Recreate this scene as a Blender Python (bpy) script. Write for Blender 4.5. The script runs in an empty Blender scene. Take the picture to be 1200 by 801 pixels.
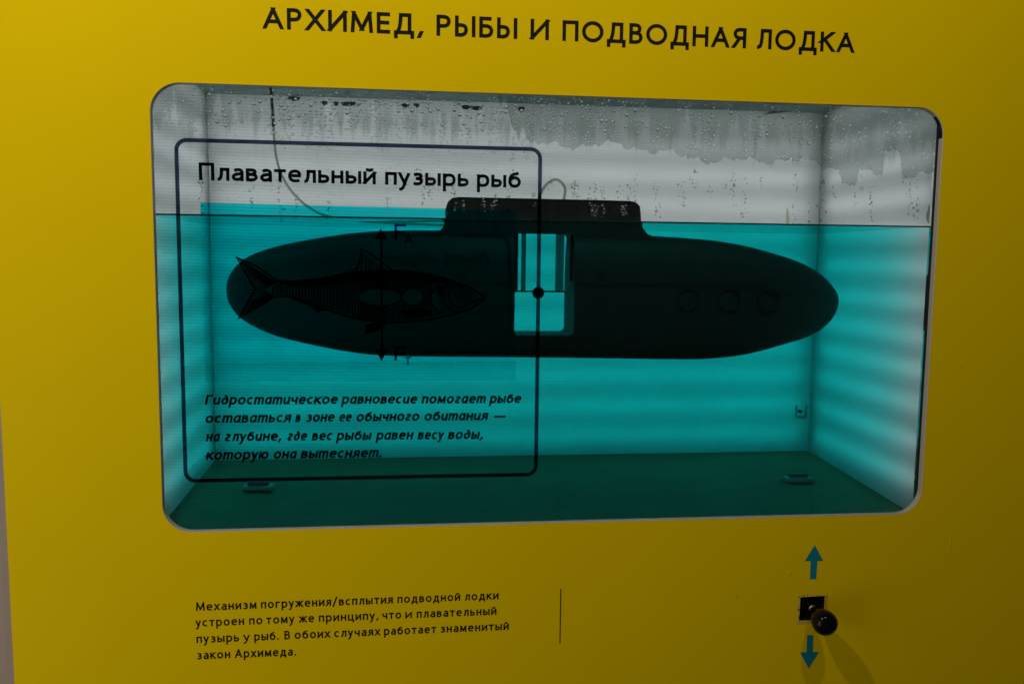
import bpy, bmesh, math, random
from mathutils import Matrix, Vector
R = math.radians
sc = bpy.context.scene
C = sc.collection

# ------------------------------------------------------------------ camera
YAW, PITCH, ROLL, FOC = -0.11297, -0.09837, -0.01073, 970.0      # fitted from the panel's straight edges
CAM = Vector((0.0, -1.0, 1.4))
def rotm(y, p, r):
    Rz = Matrix.Rotation(y, 3, 'Z'); Rx = Matrix.Rotation(p, 3, 'X'); Ry = Matrix.Rotation(r, 3, 'Y')
    return Rz @ Rx @ Ry
RM = rotm(YAW, PITCH, ROLL)
cd = bpy.data.cameras.new('camera'); cam = bpy.data.objects.new('camera', cd); C.objects.link(cam)
cd.sensor_width = 36; cd.sensor_fit = 'HORIZONTAL'; cd.lens = FOC / 1200 * 36
cd.clip_start = .01; cd.clip_end = 100
m3 = Matrix((RM.col[0], RM.col[2], -RM.col[1])).transposed()
cam.matrix_world = Matrix.Translation(CAM) @ m3.to_4x4()
sc.camera = cam
def at(u, v, Y=0.0):
    """point of the photograph (1200x801) on the plane at depth Y (panel front = 0, into the tank = +)"""
    d = RM @ Vector(((u - 600) / FOC, 1.0, -(v - 400.5) / FOC))
    k = (Y - CAM.y) / d.y
    return CAM + d * k

# ------------------------------------------------------------------ light
w = bpy.data.worlds.new('World'); sc.world = w; w.use_nodes = True
w.node_tree.nodes['Background'].inputs[0].default_value = (1.0, .96, .9, 1)
w.node_tree.nodes['Background'].inputs[1].default_value = .03
vs = sc.view_settings
vs.view_transform = 'Standard'; vs.look = 'None'; vs.exposure = 0; vs.gamma = 1; vs.use_curve_mapping = False
cy = sc.cycles
cy.use_denoising = True; cy.max_bounces = 12; cy.transparent_max_bounces = 24; cy.transmission_bounces = 8
cy.caustics_reflective = False; cy.caustics_refractive = False; cy.sample_clamp_indirect = 3

def area(name, loc, target, sx, sy, watt, col=(1, .95, .88)):
    l = bpy.data.lights.new(name, 'AREA'); l.shape = 'RECTANGLE'; l.size = sx; l.size_y = sy; l.energy = watt; l.color = col
    o = bpy.data.objects.new(name, l); C.objects.link(o); o.location = loc
    o.rotation_euler = (Vector(target) - Vector(loc)).to_track_quat('-Z', 'Y').to_euler()
    return o
def spot(name, loc, target, watt, ang, rad, blend=.6, col=(1, .93, .84)):
    l = bpy.data.lights.new(name, 'SPOT'); l.energy = watt; l.spot_size = R(ang); l.spot_blend = blend; l.shadow_soft_size = rad; l.color = col
    o = bpy.data.objects.new(name, l); C.objects.link(o); o.location = loc
    o.rotation_euler = (Vector(target) - Vector(loc)).to_track_quat('-Z', 'Y').to_euler()
    return o
area('room_light', (-1.6, -.9, 1.02), (-.6, 0, 1.1), 1.2, 1.8, 11)
spot('ceiling_spot', (-.58, -.70, 2.38), (.1, 0, 1.15), 22, 125, .012)
spot('ceiling_spot', (.37, -.75, 2.3), (.35, 0, 1.15), 10, 120, .02)

# ------------------------------------------------------------------ depths and dimensions (metres)
PT = .008                       # panel thickness
YD = .0086                      # display pane front
YG = .0145                      # tank glass front
YI = .0200                      # inside of the tank glass
YB = .335                       # back wall
XL = at(252, 537, YB).x; XR = at(946, 533, YB).x + .002
ZF = at(600, 533.5, YB).z       # floor at the back
ZFF = at(600, 617, YI).z        # floor at the glass
ZT = at(600, 121, YB).z         # lid
ZW = at(640, 258.3, YI).z       # water level
WX0 = (at(175.2, 135).x + at(190.5, 590).x) / 2; WX1 = (at(1105.5, 160).x + at(1081, 560).x) / 2
WZ1 = (at(230, 98).z + at(1060, 124.6).z) / 2; WZ0 = (at(225, 623).z + at(1050, 602.5).z) / 2
PLX = (at(0, 455).x + at(16, 790).x) / 2

# ------------------------------------------------------------------ materials
def mat(name):
    m = bpy.data.materials.new(name); m.use_nodes = True
    nt = m.node_tree; nt.nodes.clear()
    out = nt.nodes.new('ShaderNodeOutputMaterial')
    return m, nt, out
def N(nt, t, **k):
    n = nt.nodes.new(t)
    for a, b in k.items(): setattr(n, a, b)
    return n
def pbr(name, col, rough=.5, metal=0, noise=.08, nscale=40, bump=0, bscale=300, spec=.5, coat=0):
    m, nt, out = mat(name)
    p = N(nt, 'ShaderNodeBsdfPrincipled'); nt.links.new(p.outputs[0], out.inputs[0])
    p.inputs['Roughness'].default_value = rough; p.inputs['Metallic'].default_value = metal
    p.inputs['Specular IOR Level'].default_value = spec; p.inputs['Coat Weight'].default_value = coat
    p.inputs['Coat Roughness'].default_value = .15
    tc = N(nt, 'ShaderNodeTexCoord')
    nz = N(nt, 'ShaderNodeTexNoise'); nz.inputs['Scale'].default_value = nscale; nz.inputs['Detail'].default_value = 6
    nt.links.new(tc.outputs['Object'], nz.inputs['Vector'])
    mx = N(nt, 'ShaderNodeMix', data_type='RGBA', blend_type='MIX')
    mx.inputs[6].default_value = tuple(c * (1 - noise) for c in col) + (1,)
    mx.inputs[7].default_value = tuple(min(1, c * (1 + noise)) for c in col) + (1,)
    nt.links.new(nz.outputs[0], mx.inputs[0]); nt.links.new(mx.outputs[2], p.inputs['Base Color'])
    if bump:
        n2 = N(nt, 'ShaderNodeTexNoise'); n2.inputs['Scale'].default_value = bscale; n2.inputs['Detail'].default_value = 4
        nt.links.new(tc.outputs['Object'], n2.inputs['Vector'])
        b = N(nt, 'ShaderNodeBump'); b.inputs['Strength'].default_value = bump; b.inputs['Distance'].default_value = .001
        nt.links.new(n2.outputs[0], b.inputs['Height']); nt.links.new(b.outputs[0], p.inputs['Normal'])
    return m
def film(name, col, diff=0.0, dcol=(.5, .5, .5)):
    """a print or stain on glass: lets light through, coloured"""
    m, nt, out = mat(name)
    t = N(nt, 'ShaderNodeBsdfTransparent'); t.inputs[0].default_value = (*col, 1)
    if diff:
        d = N(nt, 'ShaderNodeBsdfDiffuse'); d.inputs[0].default_value = (*dcol, 1)
        x = N(nt, 'ShaderNodeMixShader'); x.inputs[0].default_value = diff
        nt.links.new(t.outputs[0], x.inputs[1]); nt.links.new(d.outputs[0], x.inputs[2]); nt.links.new(x.outputs[0], out.inputs[0])
    else:
        nt.links.new(t.outputs[0], out.inputs[0])
    return m
M = {}
M['yellow'] = pbr('yellow_laminate', (.83, .585, .0001), .5, noise=.03, nscale=9, bump=.06, bscale=900, spec=.03)
M['ink'] = pbr('black_vinyl', (.009, .006, .003), .55, noise=.1, spec=.15)
M['arrow'] = pbr('teal_vinyl', (.004, .21, .27), .4, noise=.06)
M['edge'] = pbr('white_cut_edge', (.44, .4, .34), .5, noise=.1, nscale=150)
M['rubber'] = pbr('black_rubber', (.006, .006, .006), .55)
M['knob'] = pbr('black_knob', (.004, .004, .004), .16, noise=.2, spec=.16, bump=.1, bscale=200)
M['steel'] = pbr('dull_steel', (.32, .3, .27), .35, metal=1)
M['sticker'] = pbr('sticker_edge', (.62, .46, .06), .5, noise=.3, nscale=400)
M['hull'] = pbr('dark_hull', (.024, .038, .035), .6, noise=.25, nscale=25, bump=.15, bscale=120)
M['hull2'] = pbr('dark_hull_detail', (.012, .02, .02), .35, noise=.25)
M['olive'] = pbr('olive_plate', (.03, .06, .02), .5, noise=.2)
M['floor'] = pbr('tank_floor', (.17, .24, .13), .6, noise=.28, nscale=22, bump=.2, bscale=90)
M['lid'] = pbr('tank_lid', (.42, .52, .49), .6, noise=.3, nscale=25)
M['housing'] = pbr('housing_white', (.8, .8, .78), .7)
M['cab'] = pbr('cabinet_grey', (.34, .27, .215), .55, noise=.1, nscale=30, bump=.1)
M['hose'] = pbr('grey_hose', (.16, .19, .17), .4, noise=.15, nscale=60)
M['rust'] = pbr('rusty_hose', (.17, .12, .08), .6, noise=.4, nscale=120)
M['pad'] = pbr('pale_plastic', (.6, .7, .68), .35, noise=.15)
M['lcd_ink'] = film('display_navy', (.06, .068, .12))
M['lcd_dark'] = film('display_black', (.012, .014, .022))
M['lcd_blue'] = film('display_blue', (.02, .03, .35))
M['lcd_tint'] = film('display_cyan_tint', (.02, .92, 1.0))
M['lcd_tint2'] = film('display_cyan_tint_dark', (.4, .82, .86))
M['dew'] = film('dew_film', (.72, .755, .74), .06, (.45, .5, .48))
M['clear_plastic'] = film('clear_plastic', (.3, .36, .36))
M['stain'] = film('brown_stain', (.72, .65, .55))
M['algae'] = film('algae_stain', (.42, .55, .42))

# thin glass: transparent with Fresnel reflection
def glass(name, tint, rows=False):
    m, nt, out = mat(name)
    t = N(nt, 'ShaderNodeBsdfTransparent'); t.inputs[0].default_value = (*tint, 1)
    g = N(nt, 'ShaderNodeBsdfGlossy'); g.inputs['Roughness'].default_value = .03
    fr = N(nt, 'ShaderNodeFresnel'); fr.inputs[0].default_value = 1.25
    x = N(nt, 'ShaderNodeMixShader')
    nt.links.new(fr.outputs[0], x.inputs[0]); nt.links.new(t.outputs[0], x.inputs[1]); nt.links.new(g.outputs[0], x.inputs[2]); nt.links.new(x.outputs[0], out.inputs[0])
    if rows:       # pixel rows of the transparent screen
        tc = N(nt, 'ShaderNodeTexCoord')
        sp = N(nt, 'ShaderNodeSeparateXYZ'); nt.links.new(tc.outputs['Object'], sp.inputs[0])
        def wave(period, xk, ph):
            a = N(nt, 'ShaderNodeMath', operation='MULTIPLY_ADD'); a.inputs[1].default_value = xk; nt.links.new(sp.outputs[0], a.inputs[0]); nt.links.new(sp.outputs[2], a.inputs[2])
            b = N(nt, 'ShaderNodeMath', operation='MULTIPLY_ADD'); b.inputs[1].default_value = 2 * math.pi / period; b.inputs[2].default_value = ph; nt.links.new(a.outputs[0], b.inputs[0])
            s = N(nt, 'ShaderNodeMath', operation='SINE'); nt.links.new(b.outputs[0], s.inputs[0])
            c = N(nt, 'ShaderNodeMath', operation='MULTIPLY_ADD'); c.inputs[1].default_value = .5; c.inputs[2].default_value = .5; nt.links.new(s.outputs[0], c.inputs[0])
            return c
        fd = N(nt, 'ShaderNodeMapRange'); fd.inputs[1].default_value = -.25; fd.inputs[2].default_value = .3; fd.inputs[3].default_value = 1; fd.inputs[4].default_value = .25; nt.links.new(sp.outputs[0], fd.inputs[0])
        w1 = wave(.0037, .02, 0); w2 = wave(.0037, .02, 2.2)
        def ch(wv, lo, hi):
            f_ = N(nt, 'ShaderNodeMath', operation='MULTIPLY'); nt.links.new(wv.outputs[0], f_.inputs[0]); nt.links.new(fd.outputs[0], f_.inputs[1])
            mr = N(nt, 'ShaderNodeMapRange'); mr.inputs[3].default_value = hi; mr.inputs[4].default_value = lo; nt.links.new(f_.outputs[0], mr.inputs[0]); return mr
        cb = N(nt, 'ShaderNodeCombineColor')
        nt.links.new(ch(w1, tint[0] * .88, tint[0]).outputs[0], cb.inputs[0])
        nt.links.new(ch(w2, tint[1] * .92, tint[1]).outputs[0], cb.inputs[1])
        nt.links.new(ch(w2, tint[2] * .92, tint[2]).outputs[0], cb.inputs[2])
        nt.links.new(cb.outputs[0], t.inputs[0])
    return m
M['display'] = glass('display_glass', (.96, .97, .97), True)
M['glass'] = glass('tank_glass', (.975, .985, .98))

# misted glass: runs and streaks of dew, thickest at the top, with a soft outline of their own
def streaky(name, ztop, zlow):
    m, nt, out = mat(name)
    tc = N(nt, 'ShaderNodeTexCoord'); mp = N(nt, 'ShaderNodeMapping'); mp.inputs['Scale'].default_value = (62, 1, 7)
    nt.links.new(tc.outputs['Object'], mp.inputs[0])
    n1 = N(nt, 'ShaderNodeTexNoise'); n1.inputs['Scale'].default_value = 1; n1.inputs['Detail'].default_value = 4; n1.inputs['Roughness'].default_value = .6
    nt.links.new(mp.outputs[0], n1.inputs['Vector'])
    sp = N(nt, 'ShaderNodeSeparateXYZ'); nt.links.new(tc.outputs['Object'], sp.inputs[0])
    g = N(nt, 'ShaderNodeMapRange'); g.inputs[1].default_value = zlow; g.inputs[2].default_value = ztop; g.inputs[3].default_value = -.16; g.inputs[4].default_value = .3; nt.links.new(sp.outputs[2], g.inputs[0])
    a = N(nt, 'ShaderNodeMath', operation='ADD'); nt.links.new(n1.outputs[0], a.inputs[0]); nt.links.new(g.outputs[0], a.inputs[1])
    r = N(nt, 'ShaderNodeMapRange', interpolation_type='SMOOTHSTEP'); r.inputs[1].default_value = .47; r.inputs[2].default_value = .66; r.inputs[3].default_value = 0; r.inputs[4].default_value = 1; nt.links.new(a.outputs[0], r.inputs[0])
    t0 = N(nt, 'ShaderNodeBsdfTransparent'); t1 = N(nt, 'ShaderNodeBsdfTransparent'); t1.inputs[0].default_value = (.70, .74, .725, 1)
    x = N(nt, 'ShaderNodeMixShader'); nt.links.new(r.outputs[0], x.inputs[0]); nt.links.new(t0.outputs[0], x.inputs[1]); nt.links.new(t1.outputs[0], x.inputs[2]); nt.links.new(x.outputs[0], out.inputs[0])
    return m
M['dew_streaks'] = streaky('dew_streaks', at(400, 100, YI).z, at(400, 182, YI).z)

# droplets: clear water beads
m, nt, out = mat('water_bead')
g = N(nt, 'ShaderNodeBsdfGlass'); g.inputs['IOR'].default_value = 1.33; g.inputs['Roughness'].default_value = .0
nt.links.new(g.outputs[0], out.inputs[0]); M['bead'] = m
M['dried'] = film('dried_drip', (.5, .53, .5))
M['hazed_tube'] = film('hazed_tube', (.62, .64, .58))  # see-through tone puts the mist's paleness into hose and loop
M['fish_tone'] = film('display_half_tone', (.28, .28, .32))

# opal diffuser walls, lit from behind by the strip lamps
m, nt, out = mat('opal_diffuser')
d = N(nt, 'ShaderNodeBsdfDiffuse'); d.inputs[0].default_value = (.62, .635, .64, 1)
t = N(nt, 'ShaderNodeBsdfTranslucent'); t.inputs[0].default_value = (.72, .73, .735, 1)
x = N(nt, 'ShaderNodeMixShader'); x.inputs[0].default_value = .6
nz = N(nt, 'ShaderNodeTexNoise'); nz.inputs['Scale'].default_value = 7; nz.inputs['Detail'].default_value = 5
tc = N(nt, 'ShaderNodeTexCoord'); nt.links.new(tc.outputs['Object'], nz.inputs['Vector'])
mr = N(nt, 'ShaderNodeMapRange'); mr.inputs[3].default_value = .48; mr.inputs[4].default_value = .7
nt.links.new(nz.outputs[0], mr.inputs[0]); nt.links.new(mr.outputs[0], x.inputs[0])
nt.links.new(d.outputs[0], x.inputs[1]); nt.links.new(t.outputs[0], x.inputs[2]); nt.links.new(x.outputs[0], out.inputs[0]); M['opal'] = m

# dyed water: absorbing volume; only its free surface reflects
m, nt, out = mat('dyed_water')
t = N(nt, 'ShaderNodeBsdfTransparent')
g = N(nt, 'ShaderNodeBsdfGlossy'); g.inputs['Roughness'].default_value = .02
fr = N(nt, 'ShaderNodeFresnel'); fr.inputs[0].default_value = 1.33
ge = N(nt, 'ShaderNodeNewGeometry'); sp = N(nt, 'ShaderNodeSeparateXYZ'); nt.links.new(ge.outputs['True Normal'], sp.inputs[0])
ab = N(nt, 'ShaderNodeMath', operation='ABSOLUTE'); nt.links.new(sp.outputs[2], ab.inputs[0])
pz = N(nt, 'ShaderNodeSeparateXYZ'); nt.links.new(ge.outputs['Position'], pz.inputs[0])
up = N(nt, 'ShaderNodeMath', operation='GREATER_THAN'); up.inputs[1].default_value = ZW - .01; nt.links.new(pz.outputs[2], up.inputs[0])
gt = N(nt, 'ShaderNodeMath', operation='GREATER_THAN'); gt.inputs[1].default_value = .5; nt.links.new(ab.outputs[0], gt.inputs[0])
m1 = N(nt, 'ShaderNodeMath', operation='MULTIPLY'); nt.links.new(up.outputs[0], m1.inputs[0]); nt.links.new(gt.outputs[0], m1.inputs[1])
m2 = N(nt, 'ShaderNodeMath', operation='MULTIPLY'); nt.links.new(m1.outputs[0], m2.inputs[0]); nt.links.new(fr.outputs[0], m2.inputs[1])
x = N(nt, 'ShaderNodeMixShader'); nt.links.new(m2.outputs[0], x.inputs[0]); nt.links.new(t.outputs[0], x.inputs[1]); nt.links.new(g.outputs[0], x.inputs[2])
nt.links.new(x.outputs[0], out.inputs[0])
va = N(nt, 'ShaderNodeVolumeAbsorption'); va.inputs[0].default_value = (.0, .938, .936, 1); va.inputs[1].default_value = 18
nt.links.new(va.outputs[0], out.inputs[1]); M['water'] = m

# ------------------------------------------------------------------ mesh helpers
def link(name, bm, m, parent=None, smooth=False):
    me = bpy.data.meshes.new(name); bm.to_mesh(me); bm.free()
    if m: me.materials.append(M[m])
    if smooth:
        for p in me.polygons: p.use_smooth = True
    o = bpy.data.objects.new(name, me); C.objects.link(o)
    if parent: o.parent = parent
    return o
def thing(name, label, cat, group=None):
    o = bpy.data.objects.new(name, None); C.objects.link(o); o.empty_display_size = .05
    o['label'] = label; o['category'] = cat
    if group: o['group'] = group
    return o
def tag(o, label=None, cat=None, kind=None, group=None):
    if label: o['label'] = label
    if cat: o['category'] = cat
    if kind: o['kind'] = kind
    if group: o['group'] = group
    return o
def box(bm, a, b, bev=0):
    vs_ = [bm.verts.new((x, y, z)) for x in (a[0], b[0]) for y in (a[1], b[1]) for z in (a[2], b[2])]
    fs = [bm.faces.new([vs_[i] for i in f]) for f in ((0, 1, 3, 2), (4, 6, 7, 5), (0, 4, 5, 1), (2, 3, 7, 6), (0, 2, 6, 4), (1, 5, 7, 3))]
    bmesh.ops.recalc_face_normals(bm, faces=fs)
    if bev: bmesh.ops.bevel(bm, geom=list({e for f in fs for e in f.edges}), offset=bev, segments=2, affect='EDGES', clamp_overlap=True)
def rrect(x0, x1, z0, z1, r, n=10):
    pts = []
    for cx, cz, a0 in ((x1 - r, z1 - r, 0), (x0 + r, z1 - r, 90), (x0 + r, z0 + r, 180), (x1 - r, z0 + r, 270)):
        for i in range(n + 1):
            a = R(a0 + 90 * i / n); pts.append((cx + r * math.cos(a), cz + r * math.sin(a)))
    return pts
def plate(bm, outer, holes, y0, y1, rims=False):
    """flat plate with holes in the XZ plane between y0 (front) and y1"""
    for y in (y0, y1):
        ed = []
        for loop in [outer] + holes:
            vv = [bm.verts.new((p[0], y, p[1])) for p in loop]
            ed += [bm.edges.new((vv[i], vv[(i + 1) % len(vv)])) for i in range(len(vv))]
        r = bmesh.ops.triangle_fill(bm, use_beauty=True, use_dissolve=False, edges=ed, normal=(0, -1 if y == y0 else 1, 0))
    for loop in [outer] + (holes if rims else []):
        strip(bm, loop, y0, y1)
def strip(bm, loop, y0, y1, closed=True):
    a = [bm.verts.new((p[0], y0, p[1])) for p in loop]; b = [bm.verts.new((p[0], y1, p[1])) for p in loop]
    n = len(loop)
    for i in range(n if closed else n - 1):
        j = (i + 1) % n; bm.faces.new((a[i], a[j], b[j], b[i]))
def poly(bm, pts, y, y1=None):
    """flat outline (x,z) at depth y; with y1 a solid of that thickness"""
    v = [bm.verts.new((p[0], y, p[1])) for p in pts]
    ed = [bm.edges.new((v[i], v[(i + 1) % len(v)])) for i in range(len(v))]
    bmesh.ops.triangle_fill(bm, use_beauty=True, edges=ed, normal=(0, -1, 0))
    if y1 is not None:
        v = [bm.verts.new((p[0], y1, p[1])) for p in pts]
        ed = [bm.edges.new((v[i], v[(i + 1) % len(v)])) for i in range(len(v))]
        bmesh.ops.triangle_fill(bm, use_beauty=True, edges=ed, normal=(0, 1, 0))
        strip(bm, pts, y, y1)
def tube(bm, pts, r, n=10, cap=True):
    pts = [Vector(p) for p in pts]; rings = []
    for i, p in enumerate(pts):
        t = (pts[min(i + 1, len(pts) - 1)] - pts[max(i - 1, 0)]).normalized()
        a = t.cross(Vector((0, 1, 0.01))); a = a.normalized() if a.length > .05 else t.cross(Vector((1, 0, 0))).normalized()
        b = t.cross(a).normalized(); rr = r[i] if isinstance(r, (list, tuple)) else r
        rings.append([bm.verts.new(p + (a * math.cos(2 * math.pi * k / n) + b * math.sin(2 * math.pi * k / n)) * rr) for k in range(n)])
    for i in range(len(rings) - 1):
        for k in range(n): bm.faces.new((rings[i][k], rings[i][(k + 1) % n], rings[i + 1][(k + 1) % n], rings[i + 1][k]))
    if cap: bm.faces.new(rings[0]); bm.faces.new(rings[-1][::-1])
def crom(p, n=6, closed=False):
    """Catmull-Rom through the points"""
    p = [tuple(q) for q in p]; out = []; L = len(p)
    rng = range(L if closed else L - 1)
    for i in rng:
        g = (lambda k: p[k % L]) if closed else (lambda k: p[max(0, min(L - 1, k))])
        a, b, c, d = g(i - 1), g(i), g(i + 1), g(i + 2)
        for j in range(n):
            t = j / n
            out.append(tuple(.5 * (2 * b[k] + (c[k] - a[k]) * t + (2 * a[k] - 5 * b[k] + 4 * c[k] - d[k]) * t * t + (3 * b[k] - a[k] - 3 * c[k] + d[k]) * t ** 3) for k in range(len(b))))
    if not closed: out.append(p[-1])
    return out
def ribbon2(pts, wd, closed=False, hcut=False):
    """quads (as point lists) of a stroke of width wd along 2-D points, mitred"""
    P = [Vector(q) for q in pts]; n = len(P); Lf = []; Rt = []
    wf = wd if callable(wd) else (lambda i: wd)
    for i in range(n):
        if closed: a, b = P[(i - 1) % n], P[(i + 1) % n]
        else: a, b = P[max(0, i - 1)], P[min(n - 1, i + 1)]
        d1 = (P[i] - a) if (P[i] - a).length > 1e-9 else (b - P[i]); d2 = (b - P[i]) if (b - P[i]).length > 1e-9 else d1
        d1 = d1.normalized(); d2 = d2.normalized()
        n1 = Vector((-d1.y, d1.x)); n2 = Vector((-d2.y, d2.x)); mt = n1 + n2
        mt = mt.normalized() if mt.length > 1e-6 else n1
        k = wf(i) / 2 / max(.45, mt.dot(n1))
        Lf.append(P[i] + mt * k); Rt.append(P[i] - mt * k)
    return Lf, Rt

# ------------------------------------------------------------------ drawn lettering (strokes, so flat print gets clean shapes)
# every glyph: (advance width, cap?, [(kind, points)...]); y runs 0..1 over the letter height; kind s = straight with squared ends, c = curve
def ell(cx, cy, rx, ry, a0=0, a1=360, n=22):
    return [(cx + rx * math.cos(R(a0 + (a1 - a0) * i / n)), cy + ry * math.sin(R(a0 + (a1 - a0) * i / n))) for i in range(n + 1)]
G = {}; LO = {}
def cap(ch, wd, *st): G[ch] = (wd, 1, st)
def low(ch, wd, *st): G[ch] = (wd, 0, st)
S, K = 's', 'c'
bowlP = [(0, 1), (.26, 1), (.4, .93), (.46, .76), (.41, .57), (.28, .48), (0, .47)]
cap('А', .68, (S, [(0, 0), (.34, 1)]), (S, [(.34, 1), (.68, 0)]), (S, [(.15, .32), (.53, .32)]))
cap('Р', .48, (S, [(0, 0), (0, 1)]), (K, bowlP))
cap('Х', .62, (S, [(0, 0), (.6, 1)]), (S, [(.02, 1), (.62, 0)]))
cap('И', .64, (S, [(0, 0), (0, 1)]), (S, [(.64, 0), (.64, 1)]), (S, [(0.02, .04), (.62, .96)]))
cap('М', .8, (S, [(0, 0), (.06, 1)]), (S, [(.06, 1), (.4, .1)]), (S, [(.4, .1), (.74, 1)]), (S, [(.74, 1), (.8, 0)]))
cap('Е', .42, (S, [(0, 0), (0, 1)]), (S, [(0, 0), (.42, 0)]), (S, [(0, .52), (.38, .52)]), (S, [(0, 1), (.42, 1)]))
cap('Д', .72, (S, [(0, 0), (.72, 0)]), (S, [(0, 0), (0, -.2)]), (S, [(.72, 0), (.72, -.2)]), (S, [(.22, 1), (.6, 1)]), (S, [(.6, 1), (.6, 0)]), (K, [(.22, 1), (.2, .6), (.16, .28), (.07, 0)]))
cap('Ы', .74, (S, [(0, 0), (0, 1)]), (K, [(0, .56), (.22, .56), (.36, .49), (.41, .3), (.36, .1), (.22, 0), (0, 0)]), (S, [(.74, 0), (.74, 1)]))
cap('Б', .46, (S, [(0, 0), (0, 1)]), (S, [(0, 1), (.38, 1)]), (K, [(0, .57), (.25, .57), (.4, .49), (.46, .3), (.4, .09), (.25, 0), (0, 0)]))
cap('П', .58, (S, [(0, 0), (0, 1)]), (S, [(.58, 0), (.58, 1)]), (S, [(0, 1), (.58, 1)]))
cap('О', .84, (K, ell(.42, .5, .42, .515, 0, 360, 30)))
cap('В', .47, (S, [(0, 0), (0, 1)]), (K, [(0, 1), (.24, 1), (.37, .93), (.41, .77), (.35, .6), (.22, .54), (0, .54)]), (K, [(0, .54), (.25, .54), (.41, .46), (.47, .28), (.41, .08), (.25, 0), (0, 0)]))
cap('Н', .6, (S, [(0, 0), (0, 1)]), (S, [(.6, 0), (.6, 1)]), (S, [(0, .52), (.6, .52)]))
cap('Я', .5, (S, [(.5, 0), (.5, 1)]), (K, [(.5, 1), (.24, 1), (.1, .93), (.04, .75), (.1, .57), (.24, .5), (.5, .5)]), (S, [(.26, .49), (0, 0)]))
cap('Л', .58, (S, [(.58, 0), (.58, 1)]), (S, [(.2, 1), (.58, 1)]), (K, [(.2, 1), (.18, .5), (.13, .12), (.04, .01), (-.04, 0)]))
cap('К', .5, (S, [(0, 0), (0, 1)]), (S, [(0, .52), (.46, 1)]), (S, [(.14, .62), (.52, 0)]))
cap('Г', .42, (S, [(0, 0), (0, 1)]), (S, [(0, 1), (.42, 1)]))
cap('F', .42, (S, [(0, 0), (0, 1)]), (S, [(0, 1), (.46, 1)]), (S, [(0, .5), (.4, .5)]))
cap('A', .66, *G['А'][2]); cap('T', .56, (S, [(.28, 0), (.28, 1)]), (S, [(0, 1), (.56, 1)]))
low(',', .06, (S, [(.06, .03), (-.01, -.2)])); low('.', .04, (S, [(.02, .0), (.02, .02)]))
cap('/', .36, (S, [(-.02, -.14), (.36, 1.06)])); low('—', .8, (S, [(.05, .45), (.75, .45)]))
bw = [(0, .78), (.1, .95), (.24, 1.0), (.38, .93), (.46, .74), (.48, .5), (.46, .26), (.37, .06), (.23, 0), (.1, .04), (0, .2)]
soft = [(0, .56), (.2, .56), (.34, .5), (.39, .29), (.34, .08), (.2, 0), (0, 0)]
low('л', .46, (S, [(.46, 0), (.46, 1)]), (S, [(.16, 1), (.46, 1)]), (K, [(.16, 1), (.15, .5), (.1, .1), (.03, 0), (-.04, 0)]))
low('а', .42, (K, [(.05, .88), (.14, .97), (.24, 1), (.34, .96), (.41, .84), (.42, .62)]), (S, [(.42, .66), (.42, 0)]), (K, [(.42, .57), (.24, .56), (.09, .48), (.01, .33), (.01, .18), (.07, .04), (.19, 0), (.31, .06), (.42, .24)]))
low('в', .42, (S, [(0, 0), (0, 1)]), (K, [(0, 1), (.2, 1), (.32, .95), (.37, .8), (.3, .62), (.2, .55), (0, .55)]), (K, [(0, .55), (.22, .55), (.37, .46), (.42, .28), (.36, .07), (.22, 0), (0, 0)]))
low('т', .42, (S, [(.21, 0), (.21, 1)]), (S, [(0, 1), (.42, 1)]))
low('е', .48, (S, [(.02, .53), (.47, .53)]), (K, [(.48, .53), (.46, .8), (.37, .96), (.25, 1), (.11, .94), (.02, .75), (0, .5), (.03, .23), (.13, .05), (.28, 0), (.42, .04), (.47, .09)]))
low('ь', .39, (S, [(0, 0), (0, 1)]), (K, soft))
low('н', .44, (S, [(0, 0), (0, 1)]), (S, [(.44, 0), (.44, 1)]), (S, [(0, .54), (.44, .54)]))
low('ы', .62, (S, [(0, 0), (0, 1)]), (K, soft), (S, [(.62, 0), (.62, 1)]))
low('и', .46, (S, [(0, 0), (0, 1)]), (S, [(.46, 0), (.46, 1)]), (S, [(0.02, .06), (.44, .94)]))
low('й', .46, *G['и'][2], (K, [(.09, 1.48), (.13, 1.33), (.23, 1.27), (.33, 1.33), (.37, 1.48)]))
low('п', .42, (S, [(0, 0), (0, 1)]), (S, [(.42, 0), (.42, 1)]), (S, [(0, 1), (.42, 1)]))
low('у', .39, (S, [(-.03, 1), (.2, .02)]), (K, [(.42, 1.09), (.26, .35), (.18, -.08), (.1, -.36), (.01, -.43), (-.07, -.42)]))
low('з', .38, (K, [(.01, .9), (.1, .98), (.2, 1), (.32, .94), (.36, .78), (.29, .6), (.18, .54), (.1, .54)]), (K, [(.1, .54), (.2, .54), (.34, .46), (.38, .28), (.32, .07), (.17, 0), (.06, .02), (-.01, .09)]))
low('р', .48, (S, [(0, -.42), (0, 1)]), (K, bw))
low('б', .5, (K, ell(.25, .44, .25, .45, 0, 360)), (K, [(.45, 1.42), (.36, 1.32), (.18, 1.24), (.06, 1.05), (.005, .75), (0, .45)]))
low('о', .52, (K, ell(.26, .5, .26, .51)))
low('с', .4, (K, [(.4, .91), (.28, 1), (.13, .95), (.02, .75), (0, .5), (.02, .25), (.13, .05), (.28, 0), (.4, .08)]))
low('д', .56, (S, [(0, 0), (.56, 0)]), (S, [(0, 0), (0, -.27)]), (S, [(.56, 0), (.56, -.27)]), (S, [(.18, 1), (.47, 1)]), (S, [(.47, 1), (.47, 0)]), (K, [(.18, 1), (.17, .6), (.13, .25), (.06, 0)]))
low('ч', .42, (S, [(.42, 0), (.42, 1)]), (K, [(0, 1.08), (0, .7), (.05, .5), (.18, .43), (.31, .46), (.42, .52)]))
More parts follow.
